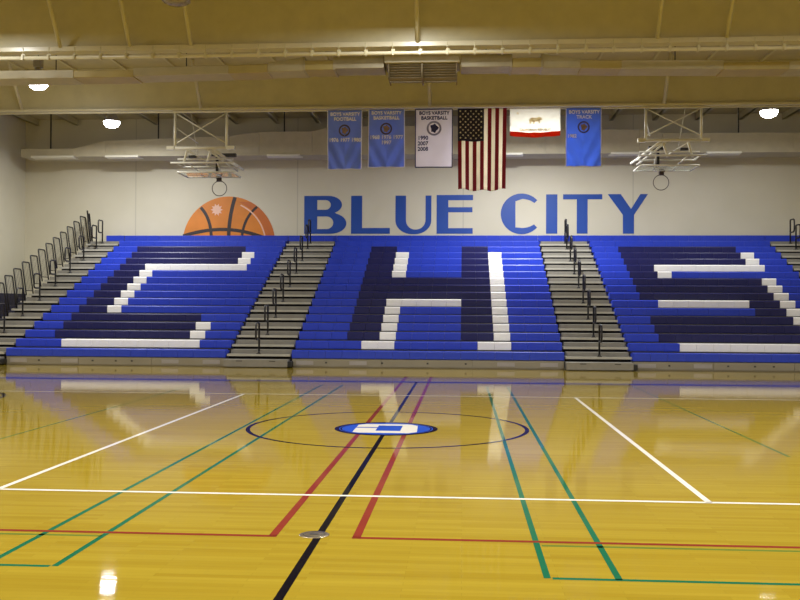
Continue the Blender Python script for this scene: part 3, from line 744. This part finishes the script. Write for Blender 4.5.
# round emblem on the centre spot: blue disc, navy rim, white letter facing the bleachers
EX, EY, ER = XC - .01, YC - .13, .675
root = thing('floor_emblem', 'round blue and white letter emblem painted at centre court', 'emblem', (EX, EY, 0))
b = MB(); b.flat([(EX + ER*math.cos(2*PI*i/64), EY + ER*math.sin(2*PI*i/64)) for i in range(64)], .0024); b.build('disc', M_eblue, root)
b = MB(); ring(b, EX, EY, ER - .03, .06, .0028, 64); ring(b, EX, EY, ER - .085, .02, .0028, 64); 
b.build('rim_line', M_lnavy, root)
def oct_(x0, x1, y0, y1, c): return [(x0+c,y0),(x1-c,y0),(x1,y0+c),(x1,y1-c),(x1-c,y1),(x0+c,y1),(x0,y1-c),(x0,y0+c)]
b = MB()   # letter C turned half round: opening to the left
z = .0032
X = lambda u: EX + u; Yy = lambda v: EY + v
b.flat([(X(-.30),Yy(.44)),(X(.30),Yy(.44)),(X(.40),Yy(.30)),(X(-.40),Yy(.30)),(X(-.40),Yy(.34))], z)
b.flat([(X(-.40),Yy(.30)),(X(-.12),Yy(.30)),(X(-.12),Yy(.12)),(X(-.40),Yy(.12))], z)
b.flat([(X(.20),Yy(.30)),(X(.40),Yy(.30)),(X(.42),Yy(-.32)),(X(.20),Yy(-.24))], z)
b.flat([(X(-.40),Yy(-.24)),(X(.20),Yy(-.24)),(X(.42),Yy(-.32)),(X(.32),Yy(-.44)),(X(-.32),Yy(-.44)),(X(-.40),Yy(-.38))], z)
b.flat([(X(-.40),Yy(-.24)),(X(-.12),Yy(-.24)),(X(-.12),Yy(.04)),(X(-.40),Yy(.04))], z)
b.build('letter', M_lwhite, root)

# net post socket cover
root = thing('floor_plate', 'small round metal socket cover set in the floor on the black line', 'floor plate', (-1.02, 6.36, 0))
b = MB(); b.lathe([(.0001,.005),(.085,.005),(.10,.003),(.105,.0006)], 40, loc=(-1.02, 6.36, 0)); b.build('cover', M_brass, root)
b = MB(); ring(b, -1.02, 6.36, .075, .006, .0056, 40); b.box(-1.05, -.99, 6.35, 6.37, .005, .0062); b.build('lift_ring', M_dark, root)

# ------------------------------------------------------------------ lamps
M_lens = mat('lit lamp lens', (0.9, 0.9, 0.9, 1), 0.4, var=0, emit=LAMP_COL, estr=1.0)
def lamp(x, y, z, label, power, lit=True):
    root = thing('high_bay_lamp', label, 'lamp', (x, y, z), 'high bay lamps')
    b = MB(); b.lathe([(.07,.40),(.09,.36),(.12,.30),(.20,.12),(.27,.02),(.275,0.0),(.26,.005),(.19,.12),(.11,.29)], 28, loc=(x, y, z)); b.build('reflector', M_shade, root)
    if lit:
        b = MB(); b.lathe([(.255,.01),(.25,-.05),(.21,-.13),(.12,-.18),(.0001,-.195)], 28, loc=(x, y, z))
        M = M_lens.copy(); M.node_tree.nodes['Principled BSDF'].inputs['Emission Strength'].default_value = 30.0
        b.build('lens', M, root)
        L = bpy.data.lights.new('lamp light', 'AREA'); L.shape = 'DISK'; L.size = .46; L.energy = power; L.color = LAMP_COL[:3]
        o = bpy.data.objects.new('lamp light', L); COL.objects.link(o); o.location = (x, y, z - .20)
    else:
        b = MB(); b.lathe([(.255,.01),(.25,-.02),(.18,-.06),(.08,-.08),(.0001,-.085)], 28, loc=(x, y, z)); b.build('lens', M_lens_off, root)
    b = MB(); b.box(x - .1, x + .1, y - .1, y + .1, z + .40, z + .66); b.build('ballast_box', M_shade, root, bevel=.015)
    b = MB(); b.tube([(x, y, z + .66), (x, y, CEIL)], .012, 6); b.build('stem', M_dark, root)
LP = 520.0
lamp(-11.4, 24.0, 7.6, 'lit lamp at upper left hanging between the two roof beams', LP * .5)
lamp(-11.4, 29.2, 7.6, 'lit lamp hanging behind the further roof beam left of the folded hoop', LP * .78)
lamp(9.2, 28.5, 7.6, 'lit lamp with strong glare at the right edge right of folded hoop', LP * .3)
lamp(2.2, 28.7, 7.55, 'lit lamp hidden behind the white flag with red stripe', LP * 1.25)
lamp(-5.65, 17.75, 7.6, 'unlit silver lamp at the top edge left of centre', 0, False)
# lamps of the rows overhead and behind the viewer, out of the frame
def lampl(x, y, e, z=7.55):
    L = bpy.data.lights.new('overhead lamp', 'AREA'); L.shape = 'DISK'; L.size = .5; L.energy = e; L.color = LAMP_COL[:3]
    o = bpy.data.objects.new('overhead lamp', L); COL.objects.link(o); o.location = (x, y, z)
OV = 250
for x, y, e in [(-1.1, 17.0, .3), (-12.6, 17.3, .5), (6.5, 15.5, .7), (12.0, 16.0, .6),
                (-10.5, 11.5, .7), (-4.0, 11.5, .7), (2.5, 11.5, .7), (9.0, 11.5, .7),
                (-10.5, 5.5, 1), (-4.0, 5.5, 1), (2.5, 5.5, 1), (9.0, 5.5, 1), (-8, -1.5, 1), (-1, -1.5, 1), (6, -1.5, 1)]:
    lampl(x, y, OV * e)
for x, e in ((-1.05, .55), (-10.6, .4)): lampl(x, 18.1, OV * e, 7.72)

# ------------------------------------------------------------------ world and colour management
W = bpy.data.worlds.new('hall'); SC.world = W; W.use_nodes = True
W.node_tree.nodes['Background'].inputs[0].default_value = (0.9, 0.85, 0.7, 1); W.node_tree.nodes['Background'].inputs[1].default_value = 0.0
SC.view_settings.view_transform = 'Standard'; SC.view_settings.look = 'None'
SC.view_settings.exposure = 0.0; SC.view_settings.gamma = 1.0; SC.view_settings.use_curve_mapping = False
SC.cycles.max_bounces = 10; SC.cycles.diffuse_bounces = 6; SC.cycles.glossy_bounces = 5
SC.cycles.use_denoising = True; SC.cycles.sample_clamp_indirect = 8.0
